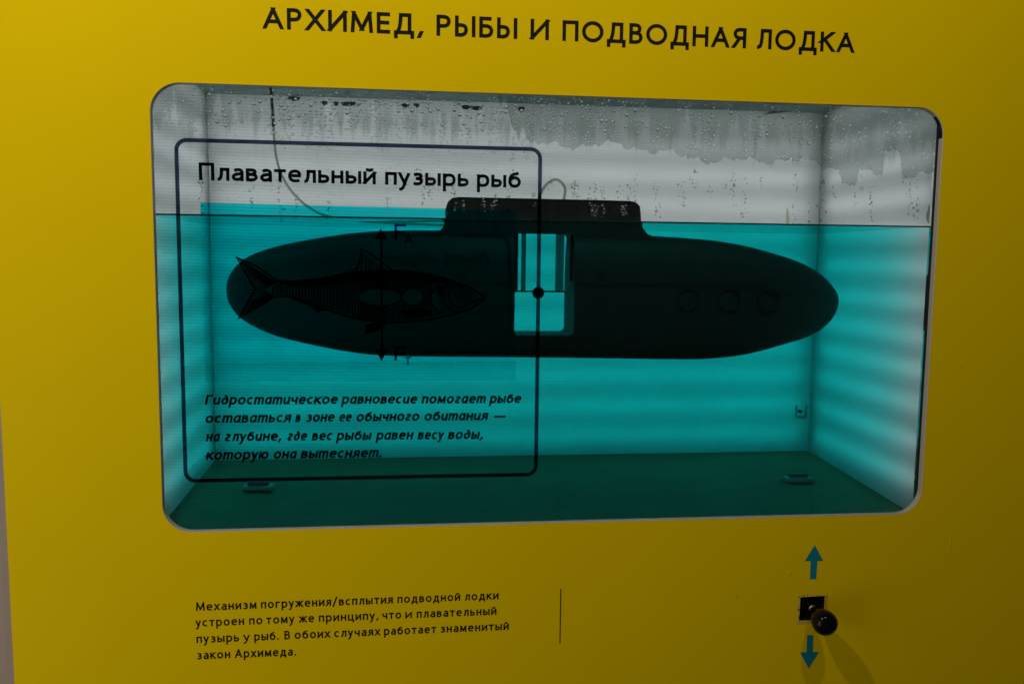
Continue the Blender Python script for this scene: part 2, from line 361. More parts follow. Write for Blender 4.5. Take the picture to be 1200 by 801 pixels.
low('к', .42, (S, [(0, 0), (0, 1)]), (S, [(0, .5), (.38, 1)]), (S, [(.12, .62), (.43, 0)]))
low('м', .6, (S, [(0, 0), (.04, 1)]), (S, [(.04, 1), (.3, .12)]), (S, [(.3, .12), (.56, 1)]), (S, [(.56, 1), (.6, 0)]))
low('г', .34, (S, [(0, 0), (0, 1)]), (S, [(0, 1), (.34, 1)]))
low('я', .42, (S, [(.42, 0), (.42, 1)]), (K, [(.42, 1), (.2, 1), (.08, .93), (.04, .74), (.09, .56), (.2, .49), (.42, .49)]), (S, [(.22, .47), (0, 0)]))
low('х', .44, (S, [(0, 0), (.42, 1)]), (S, [(.02, 1), (.44, 0)]))
low('ж', .7, (S, [(.35, 0), (.35, 1)]), (S, [(.35, .5), (.02, 1)]), (S, [(.35, .5), (.68, 1)]), (S, [(.25, .6), (0, 0)]), (S, [(.45, .6), (.7, 0)]))
low('ц', .5, (S, [(0, 0), (0, 1)]), (S, [(.42, 0), (.42, 1)]), (S, [(0, 0), (.52, 0)]), (S, [(.52, 0), (.52, -.27)]))
low('ю', .7, (S, [(0, 0), (0, 1)]), (S, [(0, .52), (.2, .52)]), (K, ell(.44, .5, .24, .51)))
# cursive lower-case shapes of the bold italic
arch = lambda x0, x1: [(x0, .6), (x0 + .05, .84), (x0 + .15, .99), (x0 + .27, .99), (x1 - .01, .85), (x1, .6)]
IT = dict(G)
IT['и'] = (.42, 0, ((K, [(0, 1.09), (0, .4), (.03, .12), (.12, 0), (.24, .03), (.36, .2), (.42, .45)]), (S, [(.42, 0), (.42, 1)])))
IT['й'] = IT['и']
IT['п'] = (.42, 0, ((S, [(0, 0), (0, 1)]), (K, arch(0, .42)), (S, [(.42, 0), (.42, .62)])))
IT['т'] = (.68, 0, ((S, [(0, 0), (0, 1)]), (K, arch(0, .34)), (S, [(.34, 0), (.34, .62)]), (K, arch(.34, .68)), (S, [(.68, 0), (.68, .62)])))
IT['г'] = (.36, 0, ((K, [(0, .86), (.08, .97), (.2, 1), (.31, .92), (.32, .74), (.22, .56), (.08, .4), (.02, .22), (.06, .04), (.18, 0), (.3, .02), (.37, .1)]),))
IT['д'] = (.46, 0, ((K, ell(.22, .45, .22, .45)), (K, [(.12, 1.4), (.26, 1.36), (.38, 1.15), (.44, .8), (.44, .42)])))
IT['а'] = (.44, 0, ((K, [(.44, .8), (.34, .97), (.22, 1), (.08, .86), (0, .5), (.04, .14), (.15, 0), (.29, .08), (.44, .36)]), (S, [(.44, 1), (.44, 0)])))
IT['ц'] = G['ц']
def text_mesh(bm, txt, P0, P1, hcap, wt, y, xh=.74, shear=0.0, italic=False, gap=.12):
    """set one word on the line P0-P1 (its full width), capital height hcap (m), stroke weight wt (of cap height)"""
    D = IT if italic else G
    ux = (P1 - P0); tot = ux.length / hcap; ux = ux.normalized(); uz = Vector((0, 0, 1)); n = len(txt)
    tot -= shear * .75
    s_ = (tot - n * wt) / (sum(D[c][0] for c in txt) + gap * (n - 1))
    quads = []; x = 0
    for ch in txt:
        wd, iscap, st = D[ch]; H = 1.0 if iscap else xh
        X = lambda q: x + wt / 2 + q[0] * s_
        Yy = lambda q: wt / 2 + q[1] * (H - wt) if q[1] >= 0 else wt / 2 + q[1] * H
        for kind, pts in st:
            if kind == K:
                cl = (Vector(pts[0]) - Vector(pts[-1])).length < 1e-6
                sm = pts if cl else crom(pts, 4)
                Q = [(X(q), Yy(q)) for q in sm]
                if cl: Q = Q[:-1]
                Lf, Rt = ribbon2(Q, wt, cl)
                m_ = len(Q)
                for i in range(m_ if cl else m_ - 1):
                    j = (i + 1) % m_; quads.append([Lf[i], Lf[j], Rt[j], Rt[i]])
            else:
                a, b = Vector((X(pts[0]), Yy(pts[0]))), Vector((X(pts[1]), Yy(pts[1])))
                d = (b - a).normalized(); nn = Vector((-d.y, d.x)) * wt / 2
                def end(p, sg):
                    if abs(d.y) > .45:            # cut level with the line of writing
                        yy = p.y + math.copysign(wt / 2, d.y) * sg
                        return [q + d * ((yy - q.y) / d.y) for q in (p + nn, p - nn)]
                    return [p + nn + d * wt / 2 * sg, p - nn + d * wt / 2 * sg]
                e0, e1 = end(a, -1), end(b, 1)
                quads.append([e0[0], e1[0], e1[1], e0[1]])
        x += wd * s_ + wt + gap * s_
    for k_, q in enumerate(quads):
        vv = []; yy_ = y - 1.2e-5 * (k_ % 9)
        for p in q:
            w_ = P0 + ux * ((p.x + shear * p.y) * hcap) + uz * (p.y * hcap)
            vv.append(bm.verts.new((w_.x, yy_, w_.z)))
        try: bm.faces.new(vv)
        except ValueError: pass
def hcap_at(u, v, px, Y): return at(u, v - px, Y).z - at(u, v, Y).z
def write(parent, name, words, v0, v1, px, wt, Y, m, **k):
    """words: (word, left, right) in the photograph; v0, v1 the heights of the base line at the two ends of the line"""
    bm = bmesh.new(); ua, ub = words[0][1], words[-1][2]
    A, B = at(ua, v0, Y), at(ub, v1, Y); h = hcap_at(ua, v0, px, Y)
    for t_, u0, u1 in words:
        b0, b1 = [v0 + (v1 - v0) * (u - ua) / (ub - ua) for u in (u0, u1)]
        p, q = at(u0, b0, Y), at(u1, b1, Y)
        for r in (p, q): r.z = A.z + (B.z - A.z) * (r.x - A.x) / (B.x - A.x)
        text_mesh(bm, t_, p, q, h, wt, Y, **k)
    return link(name, bm, m, parent)

# ================================================================== THE PANEL
panel = thing('exhibit_panel', 'large yellow exhibit panel with rounded window opening, black heading and teal arrows', 'panel')
open_ = rrect(WX0, WX1, WZ0, WZ1, .034, 12)
s0, s1 = at(937.6, 698.6), at(965, 725.6)
sq = [(s0.x, s1.z), (s1.x, s1.z), (s1.x + .0004, s0.z), (s0.x + .0006, s0.z - .0008)]
bm = bmesh.new()
outer = [(PLX, .55), (1.15, .55), (1.15, 2.15), (PLX, 2.15)]
plate(bm, outer, [open_, sq], 0, PT)
link('face_board', bm, 'yellow', panel)
# pale cut edge round the opening
def off(loop, d):
    cx = (WX0 + WX1) / 2; cz = (WZ0 + WZ1) / 2
    return rrect(WX0 + d, WX1 - d, WZ0 + d, WZ1 - d, .034 - d, 12)
bm = bmesh.new()
a = [bm.verts.new((p[0], -.0002, p[1])) for p in off(open_, 0)]; b = [bm.verts.new((p[0], .0004, p[1])) for p in off(open_, .0006)]; c = [bm.verts.new((p[0], PT, p[1])) for p in off(open_, .0006)]
n = len(a)
for i in range(n):
    j = (i + 1) % n; bm.faces.new((a[i], a[j], b[j], b[i])); bm.faces.new((b[i], b[j], c[j], c[i]))
link('opening_edge', bm, 'edge', panel)
bm = bmesh.new(); strip(bm, sq, 0, PT); link('socket_edge', bm, 'rubber', panel)
# black rubber seal that shows at the right end of the opening
gx = at(1097.6, 400, YD).x; gx = (at(1098.0, 180, PT).x + at(1075.0, 560, PT).x) / 2 - .0020
bm = bmesh.new(); box(bm, (gx, PT + .0002, WZ0 + .0), (WX1 + .004, PT + .0005, WZ1)); link('rubber_seal', bm, 'rubber', panel)
arc = rrect(WX0 + .0009, WX1 - .0009, WZ0 + .0009, WZ1 - .0009, .0331, 12)[0:9]
bm = bmesh.new(); strip(bm, [(arc[0][0], arc[0][1] - .003)] + arc[:7], .0008, PT + .0001, closed=False); link('seal_corner', bm, 'rubber', panel)

Yp = -.00025
write(panel, 'heading', [('АРХИМЕД,', 308.5, 495.5), ('РЫБЫ', 511.5, 606), ('И', 621.6, 643), ('ПОДВОДНАЯ', 659, 874), ('ЛОДКА', 886, 1000.4)], 33.6, 62, 25.2, .175, Yp, 'ink', gap=.17)
for wl, a_, b_ in (([('Механизм', 229.7, 300.5), ('погружения/всплытия', 305.8, 460.2), ('подводной', 465.8, 539), ('лодки', 544.4, 584)], 715.3, 701.5),
                   ([('устроен', 229.5, 286), ('по', 292, 307.5), ('тому', 312, 344.7), ('же', 350.5, 368), ('принципу,', 373.7, 443.3), ('что', 448, 470), ('и', 475, 482.5), ('плавательный', 488.3, 581.5)], 733.8, 719.6),
                   ([('пузырь', 230.3, 280), ('у', 285.5, 292.5), ('рыб.', 298, 326.7), ('В', 333.3, 339.7), ('обоих', 345.3, 386.7), ('случаях', 391.7, 445.4), ('работает', 450, 511), ('знаменитый', 516, 596)], 752.9, 737.3),
                   ([('закон', 230.8, 269.7), ('Архимеда.', 275.3, 347)], 772, 767.3)):
    write(panel, 'text_line', wl, a_, b_, 10.0, .158, Yp, 'ink', gap=.2)
bm = bmesh.new(); p, q = at(657.2, 689.5), at(656, 753.5); x_ = (p.x + q.x) / 2
poly(bm, [(x_ - .0006, q.z), (x_ + .0006, q.z), (x_ + .0006, p.z), (x_ - .0006, p.z)], Yp); link('divider_line', bm, 'ink', panel)
def arrow_px(name, pts):
    bm = bmesh.new(); poly(bm, [(at(*p).x, at(*p).z) for p in pts], Yp); return link(name, bm, 'arrow', panel)
Z8 = lambda l: [(900 + a / 4.43, 620 + b / 4.43) for a, b in l]
arrow_px('up_arrow', Z8([(242, 80), (287, 163), (256, 163), (249, 257), (217, 257), (221, 163), (190, 163)]))
arrow_px('down_arrow', Z8([(203, 547), (235, 547), (232, 634), (264, 635), (211, 720), (165, 636), (199, 635)]))
# peeling sticker frame round the lever hole
bm = bmesh.new()
o_ = [(s0.x - .0035, s1.z - .0045), (s1.x + .0035, s1.z - .004), (s1.x + .0038, s0.z + .0028), (s0.x - .003, s0.z + .002)]
i_ = [(s0.x - .0004, s1.z - .0006), (s1.x + .0006, s1.z - .0006), (s1.x + .001, s0.z + .0005), (s0.x + .0002, s0.z - .0003)]
v0 = [bm.verts.new((p[0], -.0003, p[1])) for p in o_]; v1 = [bm.verts.new((p[0], -.0007, p[1])) for p in i_]
for i in range(4): bm.faces.new((v0[i], v0[(i + 1) % 4], v1[(i + 1) % 4], v1[i]))
link('sticker_frame', bm, 'sticker', panel)
random.seed(4)
bm = bmesh.new()
for (u, v) in ((935.6, 711), (935.4, 713.5), (936.5, 699), (941, 697), (946, 696.2), (936, 722), (958, 696.6)):
    p = at(u, v); r_ = random.uniform(.0006, .0014)
    poly(bm, [(p.x + r_ * random.uniform(.5, 1.3) * math.cos(a * .9), p.z + r_ * random.uniform(.4, 1) * math.sin(a * .9)) for a in range(7)], -.0009)
tag(link('dirt_fleck', bm, 'ink', panel), kind='stuff')
# small dents and scuffs of the board
M['scuff'] = pbr('scuffed_laminate', (.86, .68, .09), .3, noise=.2, nscale=300)
for (u, v, w_, h_) in ((1114, 636, .0013, .012), (925, 671, .004, .0035), (1127, 430, .0006, .0006), (863, 698, .0007, .0006)):
    p = at(u, v); bm = bmesh.new()
    pts = [(p.x + w_ * random.uniform(.7, 1.1) * math.cos(a * math.pi / 8), p.z + h_ * random.uniform(.8, 1.1) * math.sin(a * math.pi / 8)) for a in range(16)]
    c0 = bm.verts.new((p.x, -.0007, p.z)); vv = [bm.verts.new((q[0], -.0001, q[1])) for q in pts]
    for i in range(16): bm.faces.new((vv[i], vv[(i + 1) % 16], c0))
    link('scuff', bm, 'yellow' if w_ > .001 else 'ink', panel, True)

# dark cabinet side left of the panel
bm = bmesh.new(); box(bm, (PLX - .5, .012, .55), (PLX + .02, .034, 2.15), .002)
tag(link('cabinet_side', bm, 'cab'), 'plain grey beige side wall of the cabinet behind the left edge of the yellow panel', 'cabinet')

# ================================================================== CONTROL LEVER
lev = thing('control_lever', 'black teardrop knob on a short lever in the square slot between two teal arrows', 'lever')
bm = bmesh.new(); box(bm, (s0.x - .01, .022, s1.z - .012), (s1.x + .01, .03, s0.z + .012)); 
for (x0, x1_, z0, z1_) in ((s0.x - .01, s0.x - .004, s1.z - .012, s0.z + .012), (s1.x + .004, s1.x + .01, s1.z - .012, s0.z + .012)):
    box(bm, (x0, PT + .0005, z0), (x1_, .0215, z1_))
link('slot_box', bm, 'rubber', lev)
A0 = at(951, 711, 0) + Vector((0, .02, 0)); A1 = at(953.5, 714, -.012); KC = at(967.6, 730.5, -.042)
bm = bmesh.new(); tube(bm, [A0, at(951.8, 712, -.003), A1, A1 + (KC - A1) * .3], .0032, 14); link('shaft', bm, 'steel', lev, True)
ax = (KC - A1).normalized(); L_ = (KC - A1).length
prof = [(0, .0042), (.03, .0052), (.12, .0064), (.25, .0083), (.42, .0112), (.6, .0138), (.78, .0155), (.95, .0161), (1.1, .0152), (1.22, .0128), (1.31, .0095), (1.37, .0055), (1.39, .0028), (1.397, .0003)]
bm = bmesh.new(); tube(bm, [A1 + ax * (t * L_) for t, _ in prof], [r for _, r in prof], 32); link('knob', bm, 'knob', lev, True)
bm = bmesh.new(); tube(bm, [A1 - ax * .0035, A1 + ax * .001], .0047, 18); link('collar', bm, 'steel', lev, True)

# ================================================================== TRANSPARENT DISPLAY
dis = thing('transparent_display', 'see-through display pane showing a fish diagram in a rounded frame over the window', 'display')
bm = bmesh.new(); box(bm, (WX0 - .012, YD, WZ0 - .012), (gx + .0005, YD + .004, WZ1 + .012)); link('screen_pane', bm, 'display', dis)
YS = YD - .0003
def px2(l, Y): return [(at(u, v, Y).x, at(u, v, Y).z) for u, v in l]
def ribbon_px(bm, pts, wd, closed=False, Y=None, smooth=True):
    Y = YS if Y is None else Y
    P = px2(crom(pts, 6, closed) if smooth else pts, Y)
    Lf, Rt = ribbon2(P, wd, closed); n = len(P)
    for i in range(n if closed else n - 1):
        j = (i + 1) % n
        vv = [bm.verts.new((q[0], Y, q[1])) for q in (Lf[i], Lf[j], Rt[j], Rt[i])]
        bm.faces.new(vv)
# frame
fx0 = (at(207.2, 180, YS).x + at(216.6, 540, YS).x) / 2 ; fx1 = (at(633.3, 190, YS).x + at(628.0, 530, YS).x) / 2
fz1 = (at(225, 164, YS).z + at(600, 174.6, YS).z) / 2; fz0 = (at(240, 562.7, YS).z + at(610, 555.8, YS).z) / 2
bm = bmesh.new(); fr_ = rrect(fx0, fx1, fz0, fz1, .0115, 8)
Lf, Rt = ribbon2(fr_, .0047, True)
for i in range(len(fr_)):
    j = (i + 1) % len(fr_); bm.faces.new([bm.verts.new((q[0], YS, q[1])) for q in (Lf[i], Lf[j], Rt[j], Rt[i])])
link('frame_line', bm, 'lcd_ink', dis)
p = at(630.8, 343, YS - .0002); bm = bmesh.new()
poly(bm, [(p.x + .0074 * math.cos(2 * math.pi * i / 32), p.z + .0074 * math.sin(2 * math.pi * i / 32)) for i in range(32)], YS - .0002); link('frame_dot', bm, 'lcd_dark', dis)
# cyan picture field
def quadp(name, pts, m, Y):
    bm = bmesh.new(); poly(bm, px2(pts, Y), Y); return link(name, bm, m, dis)
quadp('picture_field', [(234.5, 237.3), (604, 246.5), (604.5, 423), (240, 425.5)], 'lcd_tint', YS + .0001)
quadp('picture_foot', [(240, 425.7), (604.5, 423.2), (605, 445), (240.5, 447.5)], 'lcd_tint2', YS + .0001)
write(dis, 'title', [('Плавательный', 233.2, 440.5), ('пузырь', 451.3, 549.2), ('рыб', 558.8, 610.5)], 211.2, 220.3, 21.0, .19, YS, 'lcd_dark', gap=.1)
for wl, a_, b_ in (([('Гидростатическое', 240, 397), ('равновесие', 400, 489.7), ('помогает', 493.7, 570), ('рыбе', 573.3, 611.5)], 474, 472),
                   ([('оставаться', 240, 342), ('в', 345.6, 353.3), ('зоне', 358, 393), ('ее', 396.8, 413), ('обычного', 417, 492.3), ('обитания', 496.5, 572.5), ('—', 577.5, 594)], 495.4, 491.8),
                   ([('на', 241, 258.5), ('глубине,', 262.7, 331), ('где', 336, 361), ('вес', 365, 390.7), ('рыбы', 394, 436), ('равен', 440.5, 485), ('весу', 489, 521), ('воды,', 524.5, 567)], 517, 514),
                   ([('которую', 241, 316), ('она', 320, 348.5), ('вытесняет.', 352, 448.6)], 538.6, 535.4)):
    write(dis, 'caption_line', wl, a_, b_, 11.8, .215, YS, 'lcd_dark', gap=.09, shear=.2, italic=True, xh=.77)
write(dis, 'force_symbol', [('F', 462.3, 475)], 280.5, 281, 18.5, .16, YS, 'lcd_blue')
write(dis, 'force_index', [('A', 474, 483.2)], 285, 285.2, 10, .15, YS, 'lcd_dark')
write(dis, 'force_symbol', [('F', 462.3, 475)], 422.5, 422.2, 16.5, .17, YS, 'lcd_dark')
write(dis, 'force_index', [('T', 474.2, 482)], 428, 427.8, 10, .15, YS, 'lcd_dark')
# force arrow
bm = bmesh.new()
ribbon_px(bm, [(446.8, 279), (447.4, 412)], .0026, smooth=False)
poly(bm, px2([(446.3, 267.8), (439.4, 280.5), (454, 280.8)], YS), YS); poly(bm, px2([(447.2, 423), (440, 410), (454.6, 410)], YS), YS)
link('force_arrow', bm, 'lcd_dark', dis)
# fish, drawn in ink (coordinates of an enlargement)
F6 = lambda l: [(250 + a / 3.4286, 230 + b / 3.4286) for a, b in l]
fish = bpy.data.objects.new('fish_drawing', None); C.objects.link(fish); fish.parent = dis
top = [(255, 338), (330, 340), (420, 331), (500, 316), (560, 306), (640, 300), (720, 298), (800, 303), (880, 316), (950, 335), (1010, 358), (1060, 382), (1091, 405)]
bot = [(1088, 414), (1060, 436), (1010, 460), (930, 483), (860, 497), (780, 505), (700, 508), (620, 500), (560, 488), (500, 470), (440, 450), (380, 427), (330, 407), (270, 402), (240, 408)]
bm = bmesh.new(); ribbon_px(bm, F6(top + bot), .0021, False); link('outline', bm, 'lcd_dark', fish)
bm = bmesh.new()
bk = crom(top[:-2], 4); und = [(x, y + 10 + 34 * math.sin(max(0, min(1, (x - 255) / 760)) * math.pi)) for x, y in bk]
poly(bm, px2(F6(bk + und[::-1]), YS - .0001), YS - .0001); link('dark_back', bm, 'lcd_dark', fish)
bm = bmesh.new()
tail = [(92, 243), (180, 285), (255, 338), (240, 372), (240, 408), (170, 450), (100, 492), (135, 430), (168, 372), (130, 310)]
ribbon_px(bm, F6(tail), .0018, True, smooth=False)
for k in range(9):
    t = k / 8
    ribbon_px(bm, F6([(250 - 4 * k, 345 + 3 * k), (100 + 68 * t, 250 + 120 * t)]), .0011 + .0006 * (k < 5), smooth=False)
    ribbon_px(bm, F6([(245 - 4 * k, 404 - 3 * k), (106 + 62 * t, 486 - 110 * t)]), .0011 + .0006 * (k < 5), smooth=False)
link('tail_fin', bm, 'lcd_dark', fish)
bm = bmesh.new()
ribbon_px(bm, F6([(530, 303), (572, 293), (600, 250), (592, 210), (640, 235), (690, 275), (722, 298)]), .0016, smooth=False)
for k in range(8):
    t = k / 7; ribbon_px(bm, F6([(575 + 125 * t, 300), (596 + 80 * t ** 1.3, 222 + 60 * t)]), .0012, smooth=False)
link('dorsal_fin', bm, 'lcd_dark', fish)
for pts in ([(610, 515), (650, 508), (702, 510), (662, 538), (612, 555)], [(300, 408), (350, 410), (410, 432), (465, 458), (416, 466), (396, 446)], [(735, 466), (790, 452), (850, 450), (888, 464), (850, 482), (780, 484)]):
    bm = bmesh.new(); poly(bm, px2(F6(pts), YS), YS); link('small_fin', bm, 'lcd_dark', fish)
def ellp(cx, cy, rx, ry, a0=0, a1=360, n=24): return F6(ell(cx, cy, rx, ry, a0, a1, n))
for e in ((668, 405, 88, 35), (801, 404, 44, 35)):
    bm = bmesh.new(); ribbon_px(bm, ellp(*e)[:-1], .0016, True, smooth=False); link('swim_bladder', bm, 'lcd_dark', fish)
bm = bmesh.new()
for e in ((1006, 397, 9, 8), (1006, 397, 20, 17), (1006, 397, 32, 27)): ribbon_px(bm, ellp(*e)[:-1], .0013, True, smooth=False)
ribbon_px(bm, F6([(905, 360), (880, 385), (872, 410), (885, 445), (915, 475)]), .0018); ribbon_px(bm, F6([(940, 355), (920, 385), (925, 420), (950, 452), (985, 462)]), .0018)
ribbon_px(bm, F6([(958, 365), (945, 395), (955, 428), (980, 447)]), .0013); ribbon_px(bm, F6([(1090, 408), (1045, 420), (1010, 440), (985, 452)]), .0014)
poly(bm, px2(F6([(905, 360), (930, 355), (925, 385), (912, 400), (900, 385)]), YS), YS)
link('head_lines', bm, 'lcd_dark', fish)
bm = bmesh.new()
ed = []
for lp_ in (F6(crom(top, 4) + crom(bot, 4)), ellp(668, 405, 87, 34)[:-1], ellp(801, 404, 43, 34)[:-1], ellp(890, 418, 14, 34)[:-1]):
    v = [bm.verts.new((p_[0], YS + .0001, p_[1])) for p_ in px2(lp_, YS + .0001)]; ed += [bm.edges.new((v[i], v[(i + 1) % len(v)])) for i in range(len(v))]
bmesh.ops.triangle_fill(bm, use_beauty=True, edges=ed, normal=(0, -1, 0)); link('body_tone', bm, 'fish_tone', fish)
# scales
bm = bmesh.new(); random.seed(2)
def yb(x, P):
    for (x0, y0), (x1, y1) in zip(P, P[1:]):
        if min(x0, x1) <= x <= max(x0, x1): return y0 + (y1 - y0) * (x - x0) / (x1 - x0)
    return P[-1][1]
for ix in range(50):
    for iy in range(-12, 13):
        x = 262 + ix * 12.5; y = 400 + iy * 10 + (5 if ix % 2 else 0)
        if x > 880: continue
        tb, bb = yb(x, top) + 14, yb(x, bot[::-1]) - 8
        if not tb < y < bb: continue
        if ((x - 668) / 96) ** 2 + ((y - 405) / 42) ** 2 < 1 or ((x - 801) / 52) ** 2 + ((y - 404) / 42) ** 2 < 1: continue
        ribbon_px(bm, ellp(x, y, 5, 3.2, 110, 250, 4), .0013 + .0006 * random.random(), smooth=False)
tag(link('fish_scales', bm, 'lcd_dark', fish), kind='stuff')

# ================================================================== TANK
tank = thing('water_tank', 'backlit aquarium tank with white diffuser walls and dark floor behind the yellow panel', 'tank')
def sheet(name, pts, m, th=None, parent=tank):
    bm = bmesh.new(); v = [bm.verts.new(p) for p in pts]; bm.faces.new(v)
    o = link(name, bm, m, parent)
    return o
T_ = .004
bm = bmesh.new(); box(bm, (WX0 - .03, YG, WZ0 - .03), (WX1 + .03, YI, WZ1 + .03)); link('front_glass', bm, 'glass', tank)
sheet('back_diffuser', [(XL, YB, ZFF), (XR, YB, ZFF), (XR, YB, ZT), (XL, YB, ZT)], 'opal')
sheet('side_diffuser', [(XL, YI, ZFF), (XL, YB, ZFF), (XL, YB, ZT), (XL, YI, ZT)], 'opal')
sheet('side_diffuser', [(XR, YI, ZFF), (XR, YB, ZFF), (XR, YB, ZT), (XR, YI, ZT)], 'opal')
bm = bmesh.new()
v = [bm.verts.new(p) for p in ((XL, YI, ZFF), (XR, YI, ZFF), (XR, YB, ZF), (XL, YB, ZF), (XL, YI, ZFF - .01), (XR, YI, ZFF - .01), (XR, YB, ZFF - .01), (XL, YB, ZFF - .01))]
for f in ((0, 1, 2, 3), (4, 7, 6, 5), (0, 4, 5, 1), (1, 5, 6, 2), (2, 6, 7, 3), (3, 7, 4, 0)): bm.faces.new([v[i] for i in f])
link('tank_floor', bm, 'floor', tank)
bm = bmesh.new(); box(bm, (XL - .001, YI, ZT), (XR + .001, YB + .001, ZT + .006)); link('lid', bm, 'lid', tank)
# corner seams
for x in (XL + .001, XR - .001):
    bm = bmesh.new(); tube(bm, [(x, YB - .0012, ZF), (x, YB - .0012, ZT)], .0006, 8); link('corner_seam', bm, 'pad', tank)
# housing of the light box
bm = bmesh.new(); hx0, hx1, hy, hz0, hz1 = XL - .075, XR + .075, YB + .08, ZFF - .03, ZT + .05
v = {}
def q4(a, b, c, d): bm.faces.new([bm.verts.new(p) for p in (a, b, c, d)])
q4((hx0, hy, hz0), (hx1, hy, hz0), (hx1, hy, hz1), (hx0, hy, hz1))
q4((hx0, YI, hz0), (hx0, hy, hz0), (hx0, hy, hz1), (hx0, YI, hz1)); q4((hx1, YI, hz0), (hx1, hy, hz0), (hx1, hy, hz1), (hx1, YI, hz1))
q4((hx0, YI, hz0), (hx1, YI, hz0), (hx1, hy, hz0), (hx0, hy, hz0)); q4((hx0, YI, hz1), (hx1, YI, hz1), (hx1, hy, hz1), (hx0, hy, hz1))
q4((hx0, YI, hz0), (XL, YI, hz0), (XL, YI, hz1), (hx0, YI, hz1)); q4((XR, YI, hz0), (hx1, YI, hz0), (hx1, YI, hz1), (XR, YI, hz1))
link('lamp_housing', bm, 'housing', tank)
# strip lamps: the same rows behind the back and both sides
LAMP = dict(back=.117, side=.026)
def strip_lamp(loc, tgt, length, watt):
    o = area('strip_lamp', loc, tgt, length, .008, watt, (.98, .99, 1.0))
    return o
for v_, kb, ks in ((134, .72, .85), (168, .80, .95), (202, .9, 1.05), (237, .88, 1.05), (272, .95, 1), (307, .95, 1), (341, .9, 1), (374, .9, 1), (407, .95, 1), (440, .95, 1), (475, .95, 1), (510, .85, 1)):
    z = at(640, v_, YB).z
    strip_lamp(((XL + XR) / 2 - .005, YB + .026, z), ((XL + XR) / 2 - .005, YB, z), (XR - XL) - .025, LAMP['back'] * kb)
    for x, s in ((XL, -1), (XR, 1)):
        o = strip_lamp((x + s * .022, (YI + YB) / 2 - .010, z), (x, 0, z), YB - YI - .026, LAMP['side'] * ks)
        # keep the strip's long side along the depth of the tank
        o.rotation_euler = Matrix(((0, 0, s), (1, 0, 0), (0, s, 0))).to_euler()

# water
bm = bmesh.new()
e_ = .0008
v = [bm.verts.new(p) for p in ((XL + e_, YI + .0005, ZFF + e_), (XR - e_, YI + .0005, ZFF + e_), (XR - e_, YB - e_, ZF + e_), (XL + e_, YB - e_, ZF + e_),
                               (XL + e_, YI + .0005, ZW), (XR - e_, YI + .0005, ZW), (XR - e_, YB - e_, ZW), (XL + e_, YB - e_, ZW))]
for f in ((0, 3, 2, 1), (4, 5, 6, 7), (0, 1, 5, 4), (1, 2, 6, 5), (2, 3, 7, 6), (3, 0, 4, 7)): bm.faces.new([v[i] for i in f])
tag(link('water', bm, 'water'), 'cyan dyed water filling the tank up to the thin dark waterline', kind='structure')
# meniscus along the glass
M['meniscus'] = pbr('meniscus', (.01, .07, .065), .2)
bm = bmesh.new(); tube(bm, [(XL + .002, YI + .0014, ZW), (XR - .002, YI + .0014, ZW)], .0010, 6); tag(link('waterline', bm, 'meniscus'), 'thin dark line where the water meets the glass', kind='structure')

# fixings
def pad(u, v, wpx, kind, Y, label, under=None):
    t = thing('suction_pad', label, 'fixing', 'fixings in the tank')
    p = at(u, v, Y); zf = ZFF + (ZF - ZFF) * (Y - YI) / (YB - YI); p.z = zf
    bm = bmesh.new(); box(bm, (p.x - .022, Y - .012, zf + .0012), (p.x + .022, Y + .012, zf + .0072), .002); link('base', bm, 'pad', t)
    bm = bmesh.new(); box(bm, (p.x - .016, Y - .005, zf + .0075), (p.x + .016, Y + .006, zf + .0125), .002); link('clip', bm, 'hose', t)
    return t
def floor_Y(u, v):
    lo, hi = YI, YB
    for _ in range(30):
        y = (lo + hi) / 2; zf = ZFF + (ZF - ZFF) * (y - YI) / (YB - YI)
        if at(u, v, y).z > zf: lo = y
        else: hi = y
    return y
pad(935, 563, 30, 0, floor_Y(935, 564), 'pale clip on the dark tank floor near the right rear corner')
pad(303, 573, 30, 0, floor_Y(303, 574), 'pale clip on the tank floor under the left end of the framed fish diagram')
t = thing('wall_bracket', 'small square U shaped bracket low on the back wall near the right corner', 'bracket')
Yk = YB - .006
for i, (a, b, c, d) in enumerate(((932.5, 475, 935, 490), (943.6, 475, 946, 490), (935, 487.5, 943.6, 490))):
    p, q = at(a, d, Yk), at(c, b, Yk); bm = bmesh.new(); box(bm, (p.x, Yk, p.z), (q.x, YB - .002, q.z)); link('arm', bm, 'pad', t)
p = at(938, 482, Yk); bm = bmesh.new(); tube(bm, [(p.x, Yk - .002, p.z), (p.x, YB - .002, p.z)], .0028, 10); link('screw', bm, 'rubber', t)
bm = bmesh.new(); yy = floor_Y(954, 571); p = at(954, 571, yy); q = at(951.5, 598, floor_Y(951.5, 598))
tube(bm, [p + Vector((0, 0, .002)), q + Vector((0, 0, .002))], .0011, 6)
tag(link('thin_cable', bm, 'hose'), 'thin dark cable running forward from the right floor clip', 'cable')

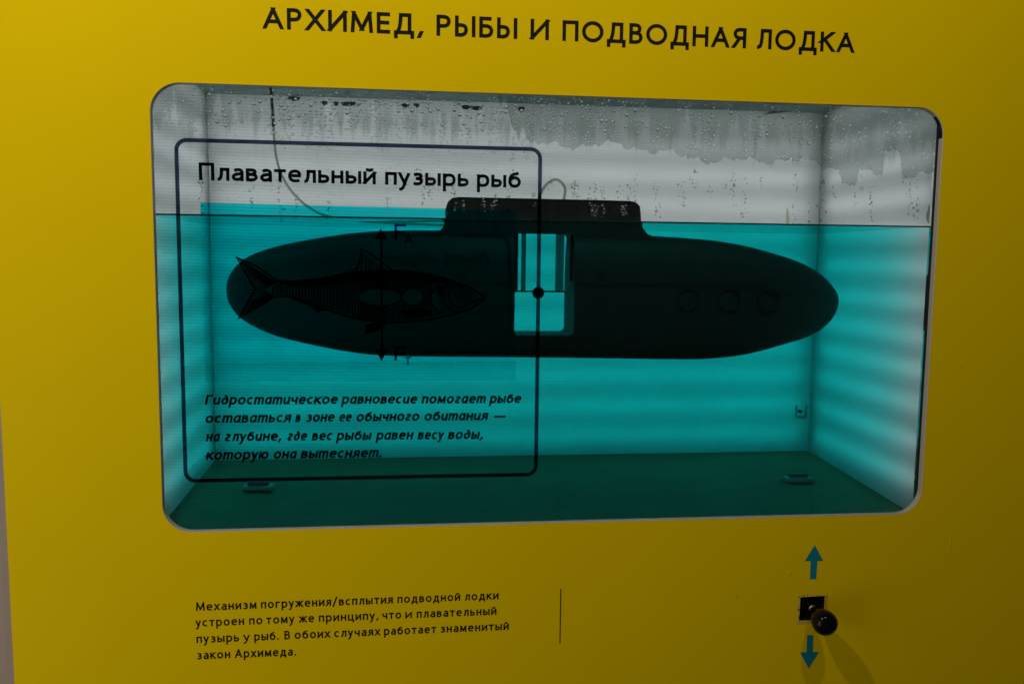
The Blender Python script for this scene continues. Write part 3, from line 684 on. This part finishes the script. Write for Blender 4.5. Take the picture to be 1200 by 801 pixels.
# ================================================================== SUBMARINE
YM = .135; HW = .042
sub = thing('model_submarine', 'dark model submarine with a square hole through its middle floating at the water surface', 'submarine')
up_ = [(265.3, 339), (269, 324), (278, 311), (293.7, 299.5), (318, 290.5), (346, 283.8), (396, 275.3), (431, 271.5), (470, 270), (512, 270), (600, 271.5), (700, 274), (761, 276.3), (805, 279), (840, 282.5), (875, 289), (912, 299.3), (940, 309.5), (962, 323.5), (977, 340), (982.3, 352)]
dn_ = [(265.3, 339), (268, 352), (276, 365), (288, 376), (320, 391.5), (367, 403.5), (413, 412), (454, 416), (520, 417.3), (600, 417.8), (700, 419), (800, 420.3), (840, 418.6), (875, 413.6), (915, 403), (945, 393.5), (965, 381), (977, 366), (982.3, 352)]
U = [(at(u, v, YM).x, at(u, v, YM).z) for u, v in crom(up_, 6)]; Dn = [(at(u, v, YM).x, at(u, v, YM).z) for u, v in crom(dn_, 6)]
def interp(P, x):
    for (x0, y0), (x1, y1) in zip(P, P[1:]):
        if x0 <= x <= x1 and x1 > x0: return y0 + (y1 - y0) * (x - x0) / (x1 - x0)
    return P[0][1] if x < P[0][0] else P[-1][1]
x0, x1_ = U[0][0], U[-1][0]
bm = bmesh.new(); rings = []; NS = 90; NR = 40
for i in range(1, NS):
    t = .5 - .5 * math.cos(math.pi * i / NS); x = x0 + (x1_ - x0) * t
    zt, zb = interp(U, x), interp(Dn, x); zc, hz = (zt + zb) / 2, (zt - zb) / 2
    hw = HW * (hz / .093 if hz < .093 else 1) ** .75
    ring = []
    for k in range(NR):
        a = 2 * math.pi * k / NR; ca, sa = math.cos(a), math.sin(a)
        ex = .62                                   # flattened sides
        ring.append(bm.verts.new((x, YM + hw * math.copysign(abs(ca) ** ex, ca), zc + hz * math.copysign(abs(sa) ** ex, sa))))
    rings.append(ring)
for a, b in zip(rings, rings[1:]):
    for k in range(NR): bm.faces.new((a[k], a[(k + 1) % NR], b[(k + 1) % NR], b[k]))
for ring, xx in ((rings[0], x0), (rings[-1], x1_)):
    zc = sum(v.co.z for v in ring) / NR; c = bm.verts.new((xx, YM, zc))
    for k in range(NR): bm.faces.new((ring[k], ring[(k + 1) % NR], c))
bmesh.ops.recalc_face_normals(bm, faces=bm.faces)
hull = link('hull', bm, 'hull', sub, True)
# hole through the hull
yf, yr = YM - HW, YM + HW
pa, pb = at(603.0, 393.5, yf), at(675, 272.8, yf)
hole = rrect(pa.x, pb.x, pa.z, pb.z, .0075, 6)
bm = bmesh.new(); poly(bm, hole, yf - .03, yr + .03); bmesh.ops.remove_doubles(bm, verts=bm.verts, dist=1e-6); bmesh.ops.recalc_face_normals(bm, faces=bm.faces)
cut = link('cutter', bm, None)
mod = hull.modifiers.new('cut', 'BOOLEAN'); mod.operation = 'DIFFERENCE'; mod.object = cut; mod.solver = 'EXACT'
wn = hull.modifiers.new('wn', 'WEIGHTED_NORMAL'); wn.keep_sharp = True; wn.weight = 100
bpy.context.view_layer.update()
me = bpy.data.meshes.new_from_object(hull.evaluated_get(bpy.context.evaluated_depsgraph_get()))
hull.modifiers.clear(); hull.data = me

# sail with rounded shoulders and a filleted foot
sl = [(509, 272.5), (516, 270), (520.5, 264), (522.3, 255), (522.5, 244), (524.5, 237.5), (529, 233.6), (536, 232.4), (600, 233.8), (680, 235.5), (733, 236.9), (739.5, 238.6), (743.8, 243), (745, 250), (745.3, 259), (747.5, 268), (753, 275), (763, 279), (763, 290), (509, 285)]
sp_ = px2(sl, YM)
bm = bmesh.new(); hws = .026
poly(bm, sp_, YM - hws, YM + hws); bmesh.ops.remove_doubles(bm, verts=bm.verts, dist=1e-6)
bmesh.ops.recalc_face_normals(bm, faces=bm.faces)
sail = link('sail', bm, 'hull', sub)
mod = sail.modifiers.new('cut', 'BOOLEAN'); mod.operation = 'DIFFERENCE'; mod.object = cut; mod.solver = 'EXACT'
bpy.context.view_layer.update()
me = bpy.data.meshes.new_from_object(sail.evaluated_get(bpy.context.evaluated_depsgraph_get()))
sail.modifiers.clear(); sail.data = me
bpy.data.objects.remove(cut)
# deck rim along the top of the sail
bm = bmesh.new(); tube(bm, [(p[0], YM - hws, p[1] - .0012) for p in sp_[6:13]], .0012, 8); link('sail_rim', bm, 'hull2', sub, True)
lp = [at(u, v, YM) for u, v in crom([(631, 234.5), (633.2, 228), (637, 220.5), (643, 214), (650.5, 210.5), (657.5, 213.3), (661.8, 220), (662, 227), (660.3, 235)], 5)]
bm = bmesh.new(); tube(bm, lp, .0019, 12); link('wire_loop', bm, 'hazed_tube', sub, True)
# fittings inside the hole; upright bars stand in for a clear tube's dark edges
def bar(name, u0, u1, v0, v1, Ya, Yb, m='hull2'):
    p, q = at(u0, v1, Ya), at(u1, v0, Ya); bm = bmesh.new(); box(bm, (p.x, Ya, p.z), (q.x, Yb, q.z), .0008); return link(name, bm, m, sub)
bar('tube_edge_bar', 610.8, 616.8, 270, 341.5, YM - .006, YM, 'clear_plastic')
bar('tube_edge_bar', 651, 661.5, 270, 341.5, YM - .006, YM, 'clear_plastic')
bar('tube_edge_bar', 601, 607.6, 270, 341.5, YM - .02, YM - .015)
bar('tube_edge_bar', 667, 671, 270, 330, YM - .02, YM - .015)
bar('piston_edge', 602, 664, 340.6, 342.2, YM - .006, YM)
# round port rings, nose eye and small plate
def ring(u, v, r0, r1, m, name='port_ring', y=YM - HW - .0006):
    p = at(u, v, y); bm = bmesh.new(); n = 40
    for ra, rb, ya, yb_ in ((r1, r1 - .001, y + .004, y - .001), (r1 - .001, r0 + .001, y - .001, y - .001), (r0 + .001, r0, y - .001, y + .004)):
        for i in range(n):
            a, b = 2 * math.pi * i / n, 2 * math.pi * (i + 1) / n
            bm.faces.new([bm.verts.new(q) for q in ((p.x + ra * math.cos(a), ya, p.z + ra * math.sin(a)), (p.x + ra * math.cos(b), ya, p.z + ra * math.sin(b)), (p.x + rb * math.cos(b), yb_, p.z + rb * math.sin(b)), (p.x + rb * math.cos(a), yb_, p.z + rb * math.sin(a)))])
    link(name, bm, m, sub)
for u in (807, 855, 901): ring(u, 351, .0142, .0155, 'hull', y=YM - HW + .0004)
ring(955.5, 353, .0015, .004, 'hull2', 'nose_eye', YM - .022)
ring(351, 339, .001, .003, 'pad', 'tail_eye', YM - HW + .006) if False else None
p, q = at(908, 336, YM - .036), at(948, 318, YM - .036)

# ================================================================== HOSE
hp = crom([(317, 100), (318.5, 118), (320, 140), (321.5, 165), (325, 190), (333, 211), (346, 229), (362, 243), (383, 253), (420, 259), (470, 262), (524, 264)], 6)
bm = bmesh.new(); Yh = [.2 - .06 * i / len(hp) for i in range(len(hp))]
hpts = [at(u, v, y) for (u, v), y in zip(hp, Yh)]
tube(bm, hpts[14:], .0017, 10)
hose = thing('air_hose', 'thin grey air hose hanging in a curve from the lid down to the submarine', 'hose')
link('hose', bm, 'hazed_tube', hose, True)
bm = bmesh.new(); tube(bm, hpts[:15], .0020, 10); link('rusty_sleeve', bm, 'rust', hose, True)
bm = bmesh.new()
# ================================================================== LID FRAME MARKS (dark patches hanging along the rear top edge)
random.seed(11)
bm = bmesh.new()
for (u0, u1, v) in ((337, 352, 116), (376, 384, 121), (390, 397, 122), (399, 417, 122), (470, 480, 124), (484, 492, 124), (540, 553, 126), (552, 566, 127), (606, 616, 128)):
    P = px2([(u0, v - 2), ((u0 + u1) / 2, v - 3), (u1, v - 2), (u1 - 1, v + 1), ((u0 + u1) / 2, v + 2.5), (u0 + 2, v + 1.5)], YB - .003); poly(bm, P, YB - .003, YB - .001)
tag(link('sealant_blobs', bm, 'hose', tank), kind='stuff')
bm = bmesh.new(); poly(bm, px2([(895, 134), (925, 122), (962, 121), (955, 127), (925, 131)], YB - .004), YB - .004, YB - .001); link('dark_patch', bm, 'hose', tank)

# ================================================================== CONDENSATION
random.seed(7)
YC = YI + .0004
def ragged(u):
    s = 0
    for a, f, p_ in ((5, .031, 1), (4, .083, 2), (3, .19, .5), (2.2, .41, 2), (1.5, .83, 4)): s += a * math.sin(u * f + p_)
    return s
# beads first (u, v, radius), none touching another, so that the mist can be cleared round each of them
beads = []; grid = {}
def put(u, v, r, tall=1.0, k=1.12):
    p = at(u, v, YC); g_ = (int(p.x / .008), int(p.z / .008))
    for a in (-1, 0, 1):
        for b in (-1, 0, 1):
            for q in grid.get((g_[0] + a, g_[1] + b), ()):
                if math.hypot(q[0] - p.x, q[1] - p.z) < (q[2] + r) * k: return
    grid.setdefault(g_, []).append((p.x, p.z, r)); beads.append((p.x, p.z, r, tall))
def low_edge(u): return 166 + (u - 628) * .087 + ragged(u) * .75 + (14 if 985 < u < 1005 else 0) - (30 if 1035 < u < 1056 else 0)
for i in range(120):
    u = random.uniform(190, 1078); put(u, random.uniform(108, 140 + max(0, u - 600) * .07) + 22 * random.random() ** 2, random.uniform(.0017, .0025))
for i in range(2600):                                 # band on the right, clusters of different size
    u = random.uniform(630, 1090); lim = low_edge(u) - 3
    v = 104 + (u - 628) * .03 + (lim - 106) * random.random() ** (1.1 if u < 900 else .9)
    if math.sin(u * .11 + 1.3 * math.sin(v * .07)) + random.random() * 1.6 < .5: continue
    put(u, v, random.choice((.0008, .001, .0012, .0014, .0018)) * random.uniform(.85, 1.15))
for u0, h in [(196, 150), (200, 130), (228, 165), (247, 172), (270, 178), (300, 140), (318, 165), (330, 172), (338, 168), (362, 175), (372, 178), (388, 176), (412, 150), (425, 140), (440, 165), (452, 172), (470, 168), (480, 150), (500, 150), (520, 165), (535, 175), (548, 160), (575, 172), (585, 160), (600, 178), (615, 175), (622, 168)]:
    for i in range(55):
        put(random.gauss(u0, 3.4), 101 + (u0 - 190) * .03 + (h - 103) * random.random(), random.choice((.0008, .001, .0012, .0015)) * random.uniform(.85, 1.15))
for i in range(220): put(random.uniform(190, 630), random.uniform(104, 135), random.choice((.0007, .0009, .0011)))
def film_with_gaps(bm, pts, Y, grow):
    """misted area whose outline is pts, with a clear gap round every bead that lies well inside it"""
    P = px2(pts, Y); k = (Y - CAM.y) / (YC - CAM.y)
    def inside(x, z):
        c = False
        for (xa, za), (xb, zb) in zip(P, P[1:] + P[:1]):
            if (za > z) != (zb > z) and x < (xb - xa) * (z - za) / (zb - za) + xa: c = not c
        return c
    loops = [P]
    for (x, z, r, tall) in beads:
        x2, z2 = CAM.x + (x - CAM.x) * k, CAM.z + (z - CAM.z) * k; r2 = r * grow
        if all(inside(x2 + r2 * 1.3 * math.cos(a), z2 + r2 * 1.3 * math.sin(a)) for a in (0, 1.05, 2.1, 3.14, 4.2, 5.24)):
            loops.append([(x2 + r2 * math.cos(2 * math.pi * a / 7), z2 + r2 * math.sin(2 * math.pi * a / 7)) for a in range(7)])
    ed = []
    for L2 in loops:
        v = [bm.verts.new((q[0], Y, q[1])) for q in L2]; ed += [bm.edges.new((v[i], v[(i + 1) % len(v)])) for i in range(len(v))]
    bmesh.ops.triangle_fill(bm, use_beauty=True, edges=ed, normal=(0, -1, 0))
us = list(range(560, 1108, 3))
topl = [(u, 96) for u in us]
botl = [(u, (98 + (u - 560) * 1.0 + 2 * ragged(u * 3)) if u < 628 else low_edge(u)) for u in us]
bm = bmesh.new(); film_with_gaps(bm, topl + botl[::-1], YC + .0034, .98)
tag(link('dew_film', bm, 'dew'), 'grey misted film with a ragged lower edge on the upper part of the glass', kind='stuff')
bm = bmesh.new(); film_with_gaps(bm, [(170, 90), (1108, 110), (1108, 240), (900, 230), (170, 200)], YC + .0038, 1.0)
tag(link('dew_streaks', bm, 'dew_streaks'), 'soft grey streaks of mist running down the upper glass', kind='stuff')
def bead(bm, u, v, r, tall=1.0):
    p = at(u, v, YC); bead_at(bm, p.x, p.z, r * random.uniform(1.0, 1.4), tall)
def bead_at(bm, x, z, r, tall=1.0):
    """a shallow cap of water sitting on the inner face of the glass"""
    n = 10; rings = []
    for a, d in ((1, 0), (.92, .2), (.72, .4), (.4, .53)):
        rings.append([bm.verts.new((x + r * a * math.cos(2 * math.pi * k / n), YI - .0004 + r * d, z + r * tall * a * math.sin(2 * math.pi * k / n))) for k in range(n)])
    c = bm.verts.new((x, YI - .0004 + r * .57, z))
    for a, b in zip(rings, rings[1:]):
        for k in range(n): bm.faces.new((a[k], b[k], b[(k + 1) % n], a[(k + 1) % n]))
    for k in range(n): bm.faces.new((rings[-1][k], c, rings[-1][(k + 1) % n]))
bm = bmesh.new()
for (x, z, r, tall) in beads: bead_at(bm, x, z, r, tall)
bd = bmesh.new()
# dried drips above the waterline, in columns
for i in range(58):
    u0 = random.uniform(640, 1080) if i > 14 else random.uniform(235, 640); v0 = random.uniform(196, 222); L2 = random.uniform(10, 46)
    if random.random() < .3: v0 = 236
    for k in range(int(L2 / 2.2)):
        vv = v0 + random.random() * L2
        if vv < 262: bead(bd, u0 + random.gauss(0, 1.6), vv, random.uniform(.0004, .0008), random.uniform(.8, 1.8))
for i in range(380): bead(bd, random.uniform(215, 640), random.uniform(176, 240), random.uniform(.00035, .0006), .6)
tag(link('dried_drips', bd, 'dried'), 'small dark dried drip marks in columns on the glass above the waterline', kind='stuff')
for u0, v0, v1 in ((533, 226, 247), (543, 234, 250), (567, 230, 250), (577, 236, 254), (580, 226, 240), (693, 236, 252), (698, 232, 256), (733, 236, 254), (729, 240, 252), (707, 238, 254), (626, 226, 250)):
    for k in range(13): bead(bm, random.gauss(u0, 1.3), random.uniform(v0, v1), random.uniform(.0005, .0011))
tag(link('condensation_droplets', bm, 'bead', smooth=True), 'clear water droplets and dried drips covering the upper glass', kind='stuff')
# stains
def stain(name, pts, m, label):
    bm = bmesh.new(); poly(bm, px2(crom(pts, 4, True), YC + .0003), YC + .0003); tag(link(name, bm, m), label, 'stain')
stain('rust_stain', [(922.5, 243), (924.3, 250), (925, 262), (923, 263), (921.3, 262), (921.3, 250)], 'stain', 'faint brown drip mark on the glass just above the waterline at the right')
stain('algae_stain', [(1089, 240), (1093, 246), (1093, 258), (1088, 262), (1085, 254), (1087, 246)], 'algae', 'greenish smudge on the glass at its right edge by the waterline')
print('tris', sum(len(o.data.polygons) for o in C.objects if o.type == 'MESH'))
